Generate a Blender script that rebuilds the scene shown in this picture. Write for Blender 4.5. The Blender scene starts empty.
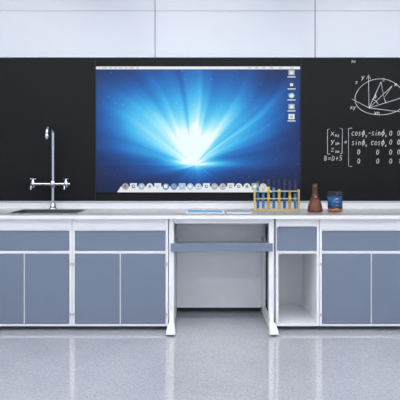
import bpy, bmesh, math, random
import numpy as np
from mathutils import Vector
random.seed(4); np.random.seed(4)
S=bpy.context.scene
try:
    S.view_settings.view_transform='Standard'; S.view_settings.look='None'
except Exception: pass
F=587.0; H=1.216; CY=-4.3; HY=165.0
def wx(px,Y): return (px-200)*(Y-CY)/F
def wz(py,Y): return H-(py-HY)*(Y-CY)/F
def lin(c):
    r=[]
    for v in c:
        v/=255.0
        r.append(v/12.92 if v<=0.04045 else ((v+0.055)/1.055)**2.4)
    return tuple(r)+(1.0,)
def mat(name,c,rough=0.5,metal=0.0,alpha=1.0,emit=0.0,noise=0.0,nscale=8.0,spec=0.5,trans=0.0,bump=0.0):
    m=bpy.data.materials.new(name); m.use_nodes=True
    nt=m.node_tree; b=nt.nodes['Principled BSDF']
    col=lin(c); b.inputs['Base Color'].default_value=col
    b.inputs['Roughness'].default_value=rough; b.inputs['Metallic'].default_value=metal
    b.inputs['Alpha'].default_value=alpha
    b.inputs['Specular IOR Level'].default_value=spec
    b.inputs['Transmission Weight'].default_value=trans
    if emit: 
        b.inputs['Emission Color'].default_value=col; b.inputs['Emission Strength'].default_value=emit
    if noise:
        tc=nt.nodes.new('ShaderNodeTexCoord'); n=nt.nodes.new('ShaderNodeTexNoise')
        n.inputs['Scale'].default_value=nscale; n.inputs['Detail'].default_value=5
        r=nt.nodes.new('ShaderNodeValToRGB')
        r.color_ramp.elements[0].position=0.3; r.color_ramp.elements[1].position=0.7
        r.color_ramp.elements[0].color=tuple(v*(1-noise) for v in col[:3])+(1,)
        r.color_ramp.elements[1].color=tuple(min(1,v*(1+noise)) for v in col[:3])+(1,)
        nt.links.new(tc.outputs['Object'],n.inputs['Vector']); nt.links.new(n.outputs['Fac'],r.inputs['Fac'])
        nt.links.new(r.outputs['Color'],b.inputs['Base Color'])
    return m
M={}
M['white']=mat('white_laminate',(238,240,244),0.35,noise=0.02)
M['inner']=mat('white_inner_laminate',(234,237,242),0.55,noise=0.02)
M['blue']=mat('blue_grey_laminate',(115,127,148),0.35,noise=0.03,nscale=3)
M['upper']=mat('upper_panel_laminate',(214,218,226),0.3,noise=0.02,nscale=1.5)
M['seam']=mat('seam_dark',(70,76,88),0.7)
M['wall']=mat('wall_paint',(228,231,236),0.8,noise=0.02)
M['ceil']=mat('ceiling_paint',(240,240,242),0.9,noise=0.01)
M['board']=mat('blackboard_slate',(14,15,18),0.55,noise=0.12,nscale=3,spec=0.22)
M['alu']=mat('aluminium',(200,204,210),0.35,metal=0.7)
M['steel']=mat('brushed_steel',(120,122,128),0.35,metal=0.9)
M['chrome']=mat('chrome',(205,210,216),0.14,metal=1.0)
M['kick']=mat('toe_kick',(76,80,90),0.6)
M['rubber']=mat('rubber',(35,36,40),0.6)
M['counter']=mat('counter_top',(168,164,167),0.2,noise=0.06,nscale=20)
M['edge']=mat('counter_edge',(234,236,240),0.3)
M['chalk']=mat('chalk',(228,228,228),0.9,noise=0.15,nscale=60)
M['glass']=mat('clear_glass',(80,95,102),0.04,alpha=0.14,spec=1.0)
M['amberglass']=mat('amber_tinted_glass',(120,72,44),0.05,alpha=0.35,spec=0.9)
M['rack']=mat('rack_wood',(208,186,124),0.45,noise=0.08,nscale=30)

def mesh_obj(name,verts,faces,m,parent=None,smooth=False):
    me=bpy.data.meshes.new(name); me.from_pydata(verts,[],faces); me.update()
    o=bpy.data.objects.new(name,me); S.collection.objects.link(o)
    if m: me.materials.append(m)
    if smooth:
        for p in me.polygons: p.use_smooth=True
    if parent: o.parent=parent
    return o
def box(name,x0,x1,y0,y1,z0,z1,m,parent=None,bev=0.0):
    bm=bmesh.new(); bmesh.ops.create_cube(bm,size=1)
    for v in bm.verts:
        v.co=Vector(((x0+x1)/2+v.co.x*(x1-x0),(y0+y1)/2+v.co.y*(y1-y0),(z0+z1)/2+v.co.z*(z1-z0)))
    if bev: bmesh.ops.bevel(bm,geom=bm.edges[:],offset=bev,segments=2,affect='EDGES',profile=0.5)
    me=bpy.data.meshes.new(name); bm.to_mesh(me); bm.free(); me.materials.append(m)
    o=bpy.data.objects.new(name,me); S.collection.objects.link(o)
    if parent: o.parent=parent
    return o
def empty(name,loc=(0,0,0)):
    e=bpy.data.objects.new(name,None); e.empty_display_size=0.05; S.collection.objects.link(e); return e
def lathe(name,prof,cx,cy,z0,m,parent=None,n=32,smooth=True):
    v=[];f=[]
    for r,z in prof:
        for i in range(n):
            a=2*math.pi*i/n; v.append((cx+r*math.cos(a),cy+r*math.sin(a),z0+z))
    for j in range(len(prof)-1):
        for i in range(n):
            k=(i+1)%n; f.append((j*n+i,j*n+k,(j+1)*n+k,(j+1)*n+i))
    if prof[0][0]>0.0005: f.append(tuple(range(n))[::-1])
    return mesh_obj(name,v,f,m,parent,smooth)
def solidlathe(name,prof,cx,cy,z0,m,parent=None,n=32):
    return lathe(name,prof+[(0.0001,prof[-1][1])],cx,cy,z0,m,parent,n)
def tube(name,pts,r,m,parent=None,smooth_c=True,cyc=False):
    c=bpy.data.curves.new(name,'CURVE'); c.dimensions='3D'; c.bevel_depth=r; c.bevel_resolution=4; c.use_fill_caps=True
    s=c.splines.new('POLY'); s.points.add(len(pts)-1)
    for p,q in zip(s.points,pts): p.co=(*q,1)
    s.use_cyclic_u=cyc; s.use_smooth=True
    c.materials.append(m); o=bpy.data.objects.new(name,c); S.collection.objects.link(o)
    if parent: o.parent=parent
    return o

# ---------------- room ----------------
RX=3.4; RB=0.68; RF=-6.6; RZ=3.0
def floor_mat():
    m=bpy.data.materials.new('terrazzo'); m.use_nodes=True; nt=m.node_tree; b=nt.nodes['Principled BSDF']
    tc=nt.nodes.new('ShaderNodeTexCoord')
    def ramp(a,b_,c1,c2):
        r=nt.nodes.new('ShaderNodeValToRGB'); e=r.color_ramp.elements
        e[0].position=a; e[1].position=b_; e[0].color=lin(c1); e[1].color=lin(c2); return r
    n1=nt.nodes.new('ShaderNodeTexVoronoi'); n1.inputs['Scale'].default_value=120
    n2=nt.nodes.new('ShaderNodeTexNoise'); n2.inputs['Scale'].default_value=100; n2.inputs['Detail'].default_value=4
    n3=nt.nodes.new('ShaderNodeTexNoise'); n3.inputs['Scale'].default_value=1.2
    for n in (n1,n2,n3): nt.links.new(tc.outputs['Object'],n.inputs['Vector'])
    r1=ramp(0.05,0.6,(178,179,185),(194,195,200)); nt.links.new(n1.outputs['Color'],r1.inputs['Fac'])
    r2=ramp(0.36,0.46,(175,176,182),(255,255,255)); nt.links.new(n2.outputs['Fac'],r2.inputs['Fac'])
    r3=ramp(0.3,0.7,(236,237,240),(255,255,255)); nt.links.new(n3.outputs['Fac'],r3.inputs['Fac'])
    def mul(a,c,f):
        x=nt.nodes.new('ShaderNodeMix'); x.data_type='RGBA'; x.blend_type='MULTIPLY'; x.inputs['Factor'].default_value=f
        nt.links.new(a,x.inputs[6]); nt.links.new(c,x.inputs[7]); return x.outputs[2]
    o=mul(r1.outputs['Color'],r2.outputs['Color'],0.5); o=mul(o,r3.outputs['Color'],1)
    nt.links.new(o,b.inputs['Base Color']); b.inputs['Roughness'].default_value=0.07
    b.inputs['IOR'].default_value=1.85
    b.inputs['Specular IOR Level'].default_value=0.9
    return m
box('floor',-RX,RX,RF,RB+0.1,-0.1,0,floor_mat())
box('wall_back',-RX,RX,RB,RB+0.1,0,RZ,M['wall'])
box('wall_left',-RX-0.1,-RX,RF,RB+0.1,0,RZ,M['wall'])
box('wall_right',RX,RX+0.1,RF,RB+0.1,0,RZ,M['wall'])
box('ceiling',-RX,RX,RF,RB+0.1,RZ,RZ+0.1,M['ceil'])
box('baseboard_back',-RX,RX,RB-0.012,RB,0,0.07,M['kick'])
# front wall with three openings, added behind the camera to brighten the cabinet fronts
fill_wins=[(-2.9,-1.2),(-0.85,0.85),(1.2,2.9)]; wb,wt=0.95,2.6
cells=[(-RX,RX,0,wb),(-RX,RX,wt,RZ)]; px_=-RX
for a,b_ in fill_wins: cells.append((px_,a,wb,wt)); px_=b_
cells.append((px_,RX,wb,wt))
vs=[];fs=[]
for a,b_,c,d in cells:
    k=len(vs)
    for y in (RF-0.1,RF):
        vs+=[(a,y,c),(b_,y,c),(b_,y,d),(a,y,d)]
    fs+=[(k,k+1,k+2,k+3),(k+7,k+6,k+5,k+4),(k,k+4,k+5,k+1),(k+1,k+5,k+6,k+2),(k+2,k+6,k+7,k+3),(k+3,k+7,k+4,k)]
mesh_obj('wall_front',vs,fs,M['wall'])
for i,(a,b_) in enumerate(fill_wins):
    e=empty('fill_window_%d'%(i+1)); t=0.05
    for (p,q,r_,s_) in ((a,b_,wb,wb+t),(a,b_,wt-t,wt),(a,a+t,wb+t,wt-t),(b_-t,b_,wb+t,wt-t),((a+b_)/2-t/2,(a+b_)/2+t/2,wb+t,wt-t)):
        box('frame',p,q,RF-0.08,RF-0.02,r_,s_,M['alu'],e)

# ceiling lights
le=mat('lamp_diffuser',(255,255,255),0.5); nt=le.node_tree; b=nt.nodes['Principled BSDF']
b.inputs['Emission Color'].default_value=(0.985,0.99,1,1); b.inputs['Emission Strength'].default_value=8.6
for y in (-0.9,-2.6,-4.4):
    for x in (-1.9,0,1.9):
        e=empty('ceiling_light_panel')
        box('diffuser',x-0.6,x+0.6,y-0.3,y+0.3,RZ-0.03,RZ-0.02,le,e)
        box('housing',x-0.63,x+0.63,y-0.33,y+0.33,RZ-0.02,RZ,M['alu'],e)

# ---------------- upper wall cabinets ----------------
zb=wz(57.5,0.65); zs=wz(11,0.65)
e=empty('upper_wall_cabinet')
box('carcass',-RX+0.01,RX-0.01,0.662,0.679,zb,RZ-0.005,M['seam'],e)
step=1.349; xs=[-0.379+step*i for i in range(-3,4)]
for i in range(len(xs)-1):
    a=max(xs[i],-RX+0.02); c=min(xs[i+1],RX-0.02)
    if c<=a: continue
    box('door_lower',a+0.003,c-0.003,0.645,0.663,zb,zs-0.0012,M['upper'],e,0.001)
    box('door_upper',a+0.003,c-0.003,0.645,0.663,zs+0.0012,RZ-0.01,M['upper'],e,0.001)
# ---------------- blackboard ----------------
e=empty('blackboard'); z0=wz(201,0.65)
box('slate',-RX+0.02,RX-0.02,0.655,0.678,z0,zb-0.004,M['board'],e)
for px in (95.2,301):
    x=wx(px,0.65); box('joint',x-0.002,x+0.002,0.652,0.657,z0,zb-0.004,M['rubber'],e)
box('trim_ledge',-RX+0.02,RX-0.02,0.64,0.678,z0-0.014,z0-0.001,M['alu'],e,0.002)

# ---------------- screen ----------------
scr=empty('wall_display_screen')
SY=0.645
x0,x1=wx(96,SY),wx(300,SY); zt,zl=wz(66.5,SY),wz(192.5,SY)
box('casing',x0,x1,SY+0.001,0.6545,zl,zt,M['rubber'],scr)
NX,NZ=300,190
u=np.linspace(0,1,NX); v=np.linspace(0,1,NZ); U,V=np.meshgrid(u,v)
def n1(t,n,seed):
    k=np.random.RandomState(seed).rand(n+1); t=np.clip(t,0,0.9999)*n; i=t.astype(int); f=t-i; f=f*f*(3-2*f); return k[i]*(1-f)+k[np.minimum(i+1,n)]*f
cx,cy=0.485,0.22
dx=(U-cx)*1.63; dy=V-cy
r=np.sqrt(dx**2+dy**2)+1e-4; ang=np.arctan2(dy,dx)+0.10*np.sin(r*3); th=np.clip((ang+math.pi)/(2*math.pi),0,1)
ray=0.45*n1(th,22,1)+0.3*n1(th,48,2)+0.25*n1(th,110,3)
up=1/(1+np.exp(-dy/0.03))
lobe=np.exp(-((ang-math.pi*0.55)/1.0)**2)
A=np.exp(-r/0.54)*(0.22+0.88*ray)*(0.37+0.6*lobe)*up
B=np.exp(-np.abs(dx)/0.50-np.abs(dy)/0.15)*(0.38+0.32*ray)*(1-up)
wide=0.48*np.exp(-((dx+0.02)/0.70)**2-((dy-0.30)/0.36)**2)
arcl=0.34*np.exp(-((dy-0.12-0.62*np.abs(dx))/0.13)**2)*np.exp(-np.abs(dx)/0.65)
core=0.40*np.exp(-(dx/0.14)**2-((dy-0.13)/0.17)**2)+0.42*np.exp(-(dx/0.24)**2-((dy-0.01)/0.03)**2)
T=A+B+wide*(0.5+0.9*ray)*up+arcl*up*(0.5+ray)+core*(0.6+0.6*ray)
corner=np.clip(1.2-0.8*((U-0.5)**2*2.4+np.clip(V-0.65,0,1)**2*2.2),0.2,1)
T=np.clip(T*corner*0.96+0.04*V,0,1.2)
stops=[0,0.12,0.32,0.55,0.80,1.05]
cols=np.array([(4,18,54),(8,46,108),(16,104,186),(52,174,232),(140,224,248),(236,251,255)])
C=np.stack([np.interp(T,stops,cols[:,k]) for k in range(3)],-1)
rs=np.random.RandomState(9)
for _ in range(150):
    i=rs.randint(0,NX); j=rs.randint(0,NZ)
    C[j,i]=np.minimum(255,C[j,i]+rs.randint(20,80))
C=C/255.0
CL=np.where(C<=0.04045,C/12.92,((C+0.055)/1.055)**2.4)
XX=x0+U*(x1-x0); ZZ=zl+V*(zt-zl)
verts=np.stack([XX.ravel(),np.full(XX.size,SY),ZZ.ravel()],-1)
idx=np.arange(NX*NZ).reshape(NZ,NX)
fc=np.stack([idx[:-1,:-1].ravel(),idx[:-1,1:].ravel(),idx[1:,1:].ravel(),idx[1:,:-1].ravel()],-1)
me=bpy.data.meshes.new('aurora'); me.from_pydata(verts.tolist(),[],fc.tolist())
ca=me.color_attributes.new('pic','FLOAT_COLOR','POINT')
ca.data.foreach_set('color',np.concatenate([CL.reshape(-1,3),np.ones((NX*NZ,1))],1).ravel().astype(np.float32))
m=bpy.data.materials.new('display_picture'); m.use_nodes=True; nt=m.node_tree; b=nt.nodes['Principled BSDF']
at=nt.nodes.new('ShaderNodeAttribute'); at.attribute_name='pic'
b.inputs['Base Color'].default_value=(0.01,0.01,0.012,1); b.inputs['Roughness'].default_value=0.35
b.inputs['Specular IOR Level'].default_value=0.2
nt.links.new(at.outputs['Color'],b.inputs['Emission Color']); b.inputs['Emission Strength'].default_value=1.0
me.materials.append(m); o=bpy.data.objects.new('picture',me); S.collection.objects.link(o); o.parent=scr
def em(name,c,s=0.9):
    m=mat(name,(10,10,10),0.5); b=m.node_tree.nodes['Principled BSDF']
    b.inputs['Emission Color'].default_value=lin(c); b.inputs['Emission Strength'].default_value=s; return m
EM={k:em('pixel_'+k,c) for k,c in dict(white=(236,240,244),grey=(176,186,198),blue=(90,140,190),green=(160,185,165),red=(190,160,155),yellow=(215,208,178),dark=(60,72,92),lblue=(175,205,228)).items()}
def sq(name,pa,pb,qa,qb,m,lift=0.001,rd=False):
    a,b_,t,l=wx(pa,SY),wx(pb,SY),wz(qa,SY),wz(qb,SY); y=SY-lift
    if rd:
        n=14; vs=[((a+b_)/2+(b_-a)/2*math.cos(2*math.pi*i/n),y,(t+l)/2+(t-l)/2*math.sin(2*math.pi*i/n)) for i in range(n)]
        return mesh_obj(name,vs,[tuple(range(n))],m,scr)
    return mesh_obj(name,[(a,y,l),(b_,y,l),(b_,y,t),(a,y,t)],[(0,1,2,3)],m,scr)
sq('menu_bar',96,300,66.5,69.3,EM['white'])
x=99
for w in (1.5,5,3,3,4,3,5,3): sq('menu_word',x,x+w,67.4,68.4,EM['grey'],0.002); x+=w+1.8
for x in (248,255,262,270,279,290): sq('menu_item',x,x+3.5,67.4,68.4,EM['grey'],0.002)
y=SY-0.001
dk=[(117,192.3),(272,192.3),(268,186.5),(121,186.5)]
mesh_obj('dock',[(wx(a,SY),y,wz(c,SY)) for a,c in dk],[(0,1,2,3)],EM['white'],scr)
ks=['lblue','white','grey','white','blue','grey','white','yellow','white','green','lblue','white','red','lblue','blue','white','white','grey']
random.shuffle(ks)
for i in range(18):
    xa=122+i*8.1; k=ks[i]
    sq('dock_icon',xa,xa+6.8,183.2,190,EM[k],0.002,rd=(i%3!=1))
    k2=ks[(i+5)%18]; k2=k2 if k2!=k else 'blue'
    sq('dock_icon_detail',xa+1.6,xa+5.0,184.6,188.2,EM[k2],0.003,rd=(i%2==0))
    sq('dock_icon_mark',xa+2.8,xa+4.2,185.5,187.0,EM['dark' if i%3==0 else 'white'],0.004)
for i,(yy,k) in enumerate(((73,'grey'),(85,'dark'),(96,'lblue'),(107,'grey'),(117,'white'))):
    sq('desktop_icon',288.5,294.5,yy-3,yy+2.2,EM[k],0.002,rd=(i in(1,2)))
    sq('desktop_icon_detail',290,293,yy-1.5,yy+1,EM['white' if k!='white' else 'grey'],0.003)
    sq('icon_label',287.5,295.5,yy+3.5,yy+4.4,EM['white'],0.002)

# ---------------- chalk writing ----------------
G={
'0':[[(.5+.38*math.cos(t),.5+.5*math.sin(t)) for t in np.linspace(1.2,7.3,13)]],
'c':[[(.5+.45*math.cos(t),.35+.35*math.sin(t)) for t in np.linspace(.8,5.4,9)]],
'o':[[(.5+.4*math.cos(t),.33+.33*math.sin(t)) for t in np.linspace(1,7.3,10)]],
's':[[(.85,.62),(.5,.7),(.2,.55),(.5,.36),(.8,.2),(.5,0),(.1,.08)]],
'i':[[(.5,.6),(.5,0)],[(.5,.85),(.52,.92)]],
'n':[[(.15,.65),(.15,0)],[(.15,.4),(.45,.66),(.8,.5),(.85,0)]],
'f':[[(.5+.42*math.cos(t),.4+.33*math.sin(t)) for t in np.linspace(1,7.3,10)],[(.6,1.05),(.4,-.25)]],
'-':[[(.1,.42),(.85,.45)]],
'+':[[(.1,.42),(.9,.45)],[(.5,.8),(.5,.05)]],
'=':[[(.1,.6),(.9,.62)],[(.1,.28),(.9,.3)]],
'x':[[(.1,.7),(.9,0)],[(.9,.7),(.1,0)]],
'y':[[(.1,.7),(.5,.2)],[(.95,.7),(.2,-.35)]],
'z':[[(.1,.65),(.85,.68),(.1,0),(.9,.03)]],
'1':[[(.3,.8),(.55,1),(.5,0)]],
'B':[[(.15,0),(.15,1),(.7,.85),(.6,.55),(.15,.5),(.8,.35),(.7,.02),(.15,0)]],
'D':[[(.15,0),(.15,1),(.7,.85),(.85,.4),(.6,.05),(.15,0)]],
'5':[[(.85,1),(.25,1),(.2,.55),(.7,.55),(.8,.2),(.5,0),(.1,.08)]],
'T':[[(.1,1),(.9,1)],[(.5,1),(.5,0)]],
'N':[[(.1,0),(.1,1),(.85,0),(.85,1)]],
' ':[]}
strokes=[]
def write(t,px,py,h,w=None,gap=0.25):
    w=w or h*0.62
    for ch in t:
        for s in G[ch]:
            j=random.uniform(-.3,.3)*0.5
            strokes.append([(px+a*w+b_*h*0.12,py+j-b_*h) for a,b_ in s])
        px+=w*(1+gap)
    return px
strokes+= [[(329.5,129),(327.5,129.5),(327.5,154),(330,154)],[(340,128.5),(342.5,129),(342,153.5),(340,154)],
           [(352,128),(348.5,128.5),(348.5,166),(352,166.5)]]
for i,(a,s) in enumerate((('x','n'),('y','s'),('z','s'))):
    yy=135.5+i*8; write(a,330.5,yy,5,3.6); write(s+('n' if i else 's'),335,yy+1.2,3,1.8)
write('B=D+5',324,160.5,4.6,3.0,.25)
write('=',343.8,144,4.5,3.2)
def trig(a,px,py):
    e=write(a,px,py,5.4,2.6,.25); e=write('f',e+.2,py,5.4,3.2); write('s',e-.2,py+1.5,2.4,1.6)
trig('cos',351.5,135.5); trig('-sin',368,135.5); write('0',389,135.5,4.6); write('0',397,135.5,4.6)
trig('sin',351.5,145); trig('cos',371,145); write('0',389,144.5,4.6); write('0',397,144.5,4.6)
for px in (357,376,389,397): write('0',px,154.3,4.6)
for px in (357,376,389): write('0',px,163.5,4.6)
write('1',398,163.5,4.6)
write('n',404,136,5); strokes.append([(405,128),(408,128.5),(408,166),(405,166.5)])
strokes.append([(380+25*math.cos(t),98+18*math.sin(t)+1.2*math.cos(2*t)) for t in np.linspace(-1.2,5.2,40)])
strokes+= [[(369,108),(368.5,76)],[(366.5,79),(368.5,75),(370.5,79)],[(369,108),(404,97)],[(369,108),(352,99)],
 [(369,108),(381,82)],[(369,108),(392,86)],[(369,108),(402,112)],[(381,82),(384,98),(392,86)],
 [(372,99),(376,101),(378,104)],[(384,98),(386,103)]]
write('y',361,79,4.5,3); write('f',374,98,3.6,2.2); write('xn',374,114.5,3.8,2.4); write('z',382,81,3.6,2.6); write('TN',351,63,2.4,1.8); write('x',394,86,3.6,2.6); write('xy',350,109,3.6,2.4)
write('s',355,84,3.6,2.4)
cv=bpy.data.curves.new('chalk_writing','CURVE'); cv.dimensions='3D'; cv.bevel_depth=0.0025; cv.bevel_resolution=1
for s in strokes:
    sp=cv.splines.new('POLY'); sp.points.add(len(s)-1)
    for p,q in zip(sp.points,s): p.co=(wx(q[0],.655),0.6545,wz(q[1],.655),1); p.radius=random.uniform(.75,1.1)
cv.materials.append(M['chalk']); o=bpy.data.objects.new('chalk_writing',cv); S.collection.objects.link(o)

# ---------------- base cabinets ----------------
ZT=0.823; ZB=0.036
Z=lambda py: wz(py,0)
DB=0.63
def carcass(e,a,b_,openf=False):
    t=0.018
    box('side_left',a,a+t,0.0,DB,ZB,ZT,M['white'],e,0.001)
    box('side_right',b_-t,b_,0.0,DB,ZB,ZT,M['white'],e,0.001)
    box('bottom',a+t,b_-t,0.0,DB,ZB,ZB+0.014,M['white'],e)
    box('back',a+t,b_-t,DB-0.012,DB,ZB+0.014,ZT,M['inner'],e)
    box('toe_kick',a+0.002,b_-0.002,0.06,0.075,0.0,ZB,M['kick'],e)
    box('toe_side_l',a+0.002,a+0.015,0.075,DB,0.0,ZB,M['kick'],e)
    box('toe_side_r',b_-0.015,b_-0.002,0.075,DB,0.0,ZB,M['kick'],e)
def hinge(e,x,z):
    box('hinge',x-0.006,x+0.006,-0.005,0.0,z-0.012,z+0.012,M['alu'],e,0.001)
def cabinet(name,a,b_):
    e=empty(name); carcass(e,a,b_); t=0.018
    box('top_rail',a+t,b_-t,0.0,0.02,Z(230.5),ZT,M['white'],e)
    box('face_backing',a+t,b_-t,0.02,0.03,ZB+0.014,Z(230.5),M['white'],e)
    zr1,zr0=Z(250.5),Z(254)
    box('mid_rail',a+t,b_-t,0.004,0.02,zr0+0.003,zr1-0.003,M['white'],e)
    box('drawer_front',a+t+0.003,b_-t-0.003,0.0,0.018,zr1,Z(231.2),M['blue'],e,0.0015)
    mid=(a+b_)/2
    box('door_l',a+t+0.003,mid-0.005,0.0,0.018,ZB+0.017,zr0,M['blue'],e,0.0015)
    box('door_r',mid+0.005,b_-t-0.003,0.0,0.018,ZB+0.017,zr0,M['blue'],e,0.0015)
    box('door_stop',mid-0.004,mid+0.004,0.006,0.02,ZB+0.017,zr0,M['white'],e)
    for x in (a+0.009,b_-0.009):
        for z in (0.12,0.49): hinge(e,x,z)
    return e
cabinet('base_cabinet',-0.936,-0.234)
cabinet('base_cabinet',-1.640,-0.939)
cabinet('base_cabinet',-2.344,-1.643)
cabinet('base_cabinet',0.876,1.637)
cabinet('base_cabinet',1.640,2.344)
e=empty('open_shelf_cabinet'); a,b_=0.557,0.873; carcass(e,a,b_)
box('top_rail',a+.018,b_-.018,0,0.02,Z(226.5),ZT,M['white'],e)
box('drawer_front',a+.006,b_-.022,-0.004,0.014,Z(250.5),Z(227.2),M['blue'],e,0.0015)
box('drawer_box',a+.022,b_-.022,0.02,0.55,Z(250),Z(228),M['inner'],e)
box('shelf_divider',a+.018,b_-.018,0.002,DB-0.012,Z(253.5),Z(250.8),M['white'],e)

# ---------------- desk with C-frame ----------------
e=empty('c_frame_desk')
for cxx,sgn in ((-0.209,-1),(0.527,1)):
    lc=cxx-(0.004 if sgn>0 else 0)
    box('leg_front',lc-0.018,lc+0.018,0.0,0.05,0.045,0.80,M['white'],e,0.003)
    box('leg_rear',lc-0.018,lc+0.018,0.53,0.58,0.045,0.80,M['white'],e,0.003)
    box('top_bar',lc-0.018,lc+0.018,0.0,0.58,0.80,0.822,M['white'],e,0.002)
    pr=[(-0.15,0.012,0.028,0.036),(-0.10,0.010,0.045,0.036),(-0.02,0.010,0.065,0.028),(0.0,0.01,0.07,0.018),(0.58,0.01,0.06,0.018)]
    vs=[];fs=[]
    for (yy,zl_,zh,w) in pr:
        c0=cxx if yy<-0.01 else lc
        vs+=[(c0-w,yy,zl_),(c0+w,yy,zl_),(c0+w*0.8,yy,zh),(c0-w*0.8,yy,zh)]
    for k in range(len(pr)-1):
        p=k*4
        for q in range(4): fs.append((p+q,p+(q+1)%4,p+4+(q+1)%4,p+4+q))
    fs.append((3,2,1,0)); p=(len(pr)-1)*4; fs.append((p,p+1,p+2,p+3))
    o=mesh_obj('foot',vs,fs,M['white'],e)
    bv=o.modifiers.new('b','BEVEL'); bv.width=0.004; bv.segments=2
    lathe('glide_front',[(0.022,0),(0.022,0.008),(0.012,0.014)],cxx,-0.11,0.0,M['rubber'],e,20)
    lathe('glide_rear',[(0.016,0),(0.016,0.008),(0.012,0.012)],lc,0.52,0.0,M['rubber'],e,20)
    mesh_obj('gusset',[(lc-0.01*1,0.0,0.05),(lc-0.01,-0.05,0.05),(lc-0.01,0.0,0.13),(lc+0.01,0.0,0.05),(lc+0.01,-0.05,0.05),(lc+0.01,0.0,0.13)],
      [(0,1,2),(5,4,3),(0,3,4,1),(1,4,5,2),(0,2,5,3)],M['white'],e)
box('front_rail',-0.19,0.504,0.0,0.025,Z(223.5),ZT,M['white'],e,0.002)
box('modesty_panel',-0.19,0.504,0.52,0.535,0.045,0.82,M['inner'],e)
box('tray_front',-0.212,0.530,-0.03,-0.008,Z(251),Z(243),M['blue'],e,0.002)
box('tray',-0.186,0.50,-0.008,0.42,Z(251)+0.004,Z(251)+0.018,M['white'],e)
for x in (-0.186,0.490): box('tray_runner',x,x+0.010,0.05,0.45,Z(247),Z(247)+0.03,M['alu'],e)
box('under_channel',-0.188,0.502,0.40,0.41,0.62,0.82,M['inner'],e)

# ---------------- countertop with sink hole ----------------
X=[-2.36,wx(10,.15),wx(76,.15),2.36]; Y=[-0.045,0.16,0.50,0.638]; zt_,zb_=0.85,0.825
bm=bmesh.new()
def face(p,mi):
    f=bm.faces.new([bm.verts.new(q) for q in p]); f.material_index=mi
for i in range(3):
    for j in range(3):
        if i==1 and j==1: continue
        a,b_,c,d=X[i],X[i+1],Y[j],Y[j+1]
        face([(a,c,zt_),(b_,c,zt_),(b_,d,zt_),(a,d,zt_)],0); face([(a,d,zb_),(b_,d,zb_),(b_,c,zb_),(a,c,zb_)],1)
def wall(a,c,b_,d,mi): face([(a,c,zb_),(b_,d,zb_),(b_,d,zt_),(a,c,zt_)],mi)
for i in range(3):
    wall(X[i],Y[0],X[i+1],Y[0],1); wall(X[i+1],Y[3],X[i],Y[3],1)
    wall(X[0],Y[i+1],X[0],Y[i],1); wall(X[3],Y[i],X[3],Y[i+1],1)
wall(X[2],Y[1],X[1],Y[1],1); wall(X[1],Y[2],X[2],Y[2],1); wall(X[1],Y[1],X[1],Y[2],1); wall(X[2],Y[2],X[2],Y[1],1)
bmesh.ops.remove_doubles(bm,verts=bm.verts[:],dist=1e-5)
ct=empty('lab_countertop')
me=bpy.data.meshes.new('slab'); bm.to_mesh(me); bm.free(); me.materials.append(M['counter']); me.materials.append(M['edge'])
o=bpy.data.objects.new('slab',me); S.collection.objects.link(o); o.parent=ct
box('backsplash',-2.36,2.36,0.625,0.638,0.85,z0-0.016,M['white'],ct)
sk=empty('sink'); a,b_,c,d=X[1]+.002,X[2]-.002,Y[1]+.002,Y[2]-.002; zz=0.66
box('basin_bottom',a,b_,c,d,zz,zz+.004,M['steel'],sk)
box('basin_l',a,a+.004,c,d,zz,.851,M['steel'],sk); box('basin_r',b_-.004,b_,c,d,zz,.851,M['steel'],sk)
box('basin_f',a,b_,c,c+.004,zz,.851,M['steel'],sk); box('basin_b',a,b_,d-.004,d,zz,.851,M['steel'],sk)
lathe('drain',[(0.03,0),(0.03,0.003),(0.02,0.001),(0.001,0.001)],(a+b_)/2,(c+d)/2,zz+.004,M['chrome'],sk)
for (p,q,r_,s_) in ((a-.012,b_+.012,c-.012,c+.002),(a-.012,b_+.012,d-.002,d+.012),(a-.012,a+.002,c,d),(b_-.002,b_+.012,c,d)):
    box('rim',p,q,r_,s_,.8502,.8535,M['steel'],sk)

# ---------------- faucet ----------------
fa=empty('lab_faucet'); FY=0.56; fx=wx(53,FY); q=lambda p:wx(p,FY); w=lambda p:wz(p,FY)
lathe('base',[(0.036,0),(0.036,0.008),(0.024,0.014),(0.018,0.05),(0.014,0.055)],fx,FY,0.85,M['chrome'],fa)
pts=[(fx,FY,0.86),(fx,FY,w(134))]
top=w(134); R=0.075
for k in range(1,15):
    t=math.pi*k/14*1.0; pts.append((fx-0.012*k/14,FY-R+R*math.cos(t),top+R*0.75*math.sin(t)))
pts.append((fx-0.012,FY-2*R,top-0.03))
tube('gooseneck',pts,0.0125,M['chrome'],fa)
lathe('nozzle',[(0.008,-0.03),(0.012,-0.022),(0.016,-0.008),(0.016,0.006),(0.012,0.012)],fx-0.012,FY-2*R,top-0.02,M['chrome'],fa)
lathe('collar',[(0.013,-.03),(0.022,-.025),(0.022,.025),(0.013,.03)],fx,FY,w(184),M['chrome'],fa)
za=w(184)
tube('cross_arm',[(q(31),FY,za),(q(70),FY,za)],0.0105,M['chrome'],fa)
def valve(px,ang):
    x=q(px)
    lathe('valve_body',[(0.012,-.03),(0.018,-.026),(0.018,.02),(0.011,.026),(0.008,.045)],x,FY,za,M['chrome'],fa,20)
    tube('lever_a',[(x-.024*math.cos(ang),FY-.024*math.sin(ang),za+.042),(x+.024*math.cos(ang),FY+.024*math.sin(ang),za+.042)],0.0045,M['chrome'],fa)
    tube('lever_b',[(x+.024*math.sin(ang),FY-.024*math.cos(ang),za+.042),(x-.024*math.sin(ang),FY+.024*math.cos(ang),za+.042)],0.0045,M['chrome'],fa)
    tube('outlet',[(x,FY,za-.005),(x,FY-.05,za-.01),(x,FY-.06,za-.02),(x,FY-.062,za-.045)],0.007,M['chrome'],fa)
valve(33,0.3); valve(66,0.9)

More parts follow.
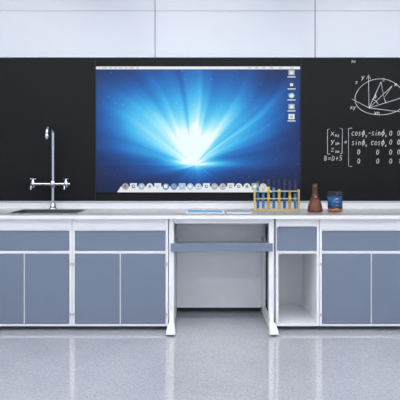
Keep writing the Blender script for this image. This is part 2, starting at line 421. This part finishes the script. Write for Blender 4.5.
# ---------------- test tube rack ----------------
rk=empty('test_tube_rack'); RY=0.42; q=lambda p:wx(p,RY); w=lambda p:wz(p,RY)
xa,xb=q(254),q(299); dpt=0.035
box('foot_plate',xa,xb,RY-dpt,RY+dpt,0.8505,0.862,M['rack'],rk,0.002)
for x in (xa,xb-0.010): box('end_panel',x,x+0.010,RY-dpt,RY+dpt,0.862,w(189.5),M['rack'],rk,0.002)
liq=[(50,120,200),(70,150,215),(235,205,80),(60,130,200),(235,210,110),(50,110,195),(230,190,70),(70,150,215)]
nT=8
for zz in (w(191.5),w(199)):
    box('plate_front',xa+.010,xb-.010,RY-dpt,RY-0.014,zz,zz+.006,M['rack'],rk)
    box('plate_back',xa+.010,xb-.010,RY+0.014,RY+dpt,zz,zz+.006,M['rack'],rk)
    for i in range(nT+1):
        x=xa+0.010+(xb-xa-0.020)*i/nT
        box('plate_web',max(xa+.01,x-.006),min(xb-.01,x+.006),RY-.014,RY+.014,zz,zz+.006,M['rack'],rk)
for i in range(nT):
    x=xa+0.010+(xb-xa-0.020)*(i+.5)/nT; r=0.0125
    h=0.232 if i%3 else 0.222
    lathe('test_tube',[(0.0005,0),(r*.6,0.002),(r*.92,0.008),(r,0.014),(r,h),(r*1.15,h+.002),(r*1.15,h+.004)],x,RY,0.864,M['glass'],rk,20)
    lm=mat('liquid_%d'%i,liq[i],0.2,emit=0.05)
    lh=random.uniform(.12,.18)
    solidlathe('liquid',[(r*.5,0.003),(r*.85,0.01),(r*.88,lh)],x,RY,0.864,lm,rk,16)

# ---------------- flask & beaker ----------------
fl=empty('erlenmeyer_flask'); Y_=0.27; x=wx(315,Y_)
lathe('glass',[(0.050,0),(0.060,0.004),(0.062,0.014),(0.055,0.05),(0.026,0.135),(0.021,0.15),(0.021,0.205),(0.027,0.212),(0.026,0.218)],x,Y_,0.8505,M['amberglass'],fl,40)
solidlathe('liquid_amber',[(0.049,0.003),(0.058,0.006),(0.059,0.014),(0.052,0.05),(0.035,0.098)],x,Y_,0.8505,mat('amber_liquid',(118,66,36),0.15),fl,40)
bk=empty('glass_beaker'); x=wx(335,Y_)
lathe('glass',[(0.052,0),(0.058,0.005),(0.059,0.012),(0.059,0.150),(0.064,0.158),(0.064,0.161)],x,Y_,0.8505,M['glass'],bk,40)
solidlathe('liquid_blue',[(0.056,0.028),(0.0565,0.120)],x,Y_,0.8505,mat('blue_liquid',(24,88,146),0.15),bk,40)
solidlathe('liquid_orange',[(0.050,0.003),(0.056,0.008),(0.056,0.0275)],x,Y_,0.8505,mat('orange_liquid',(190,105,40),0.2),bk,40)
for i in range(4):
    box('graduation',x-.012,x+.012,Y_-.0605,Y_-.0595,0.88+i*.025,0.882+i*.025,M['chalk'],bk)

# ---------------- tablet and notebook ----------------
tb=empty('tablet_computer')
box('body',wx(186,.2),wx(224,.2),0.12,0.38,0.8505,0.857,M['edge'],tb,0.002)
box('glass_screen',wx(187.5,.2),wx(222.5,.2),0.13,0.37,0.857,0.8575,em('tablet_glow',(110,175,220),0.8),tb)
pp=empty('notebook')
box('pages',wx(226,.25),wx(251,.25),0.15,0.38,0.8515,0.859,M['white'],pp)
box('cover',wx(225.5,.25),wx(251.5,.25),0.148,0.382,0.859,0.8605,M['alu'],pp,0.0004)
box('cover_bottom',wx(225.5,.25),wx(251.5,.25),0.148,0.382,0.8503,0.8515,M['alu'],pp)

# ---------------- world, camera ----------------
wd=bpy.data.worlds.new('world'); S.world=wd; wd.use_nodes=True
wd.node_tree.nodes['Background'].inputs[0].default_value=(.92,.96,1,1); wd.node_tree.nodes['Background'].inputs[1].default_value=1.7
cam=bpy.data.cameras.new('camera'); co=bpy.data.objects.new('camera',cam); S.collection.objects.link(co)
co.location=(0,CY,H); co.rotation_euler=(math.pi/2,0,0)
cam.sensor_width=36; cam.lens=F/400*36; cam.shift_y=-(200-HY)/400
S.camera=co
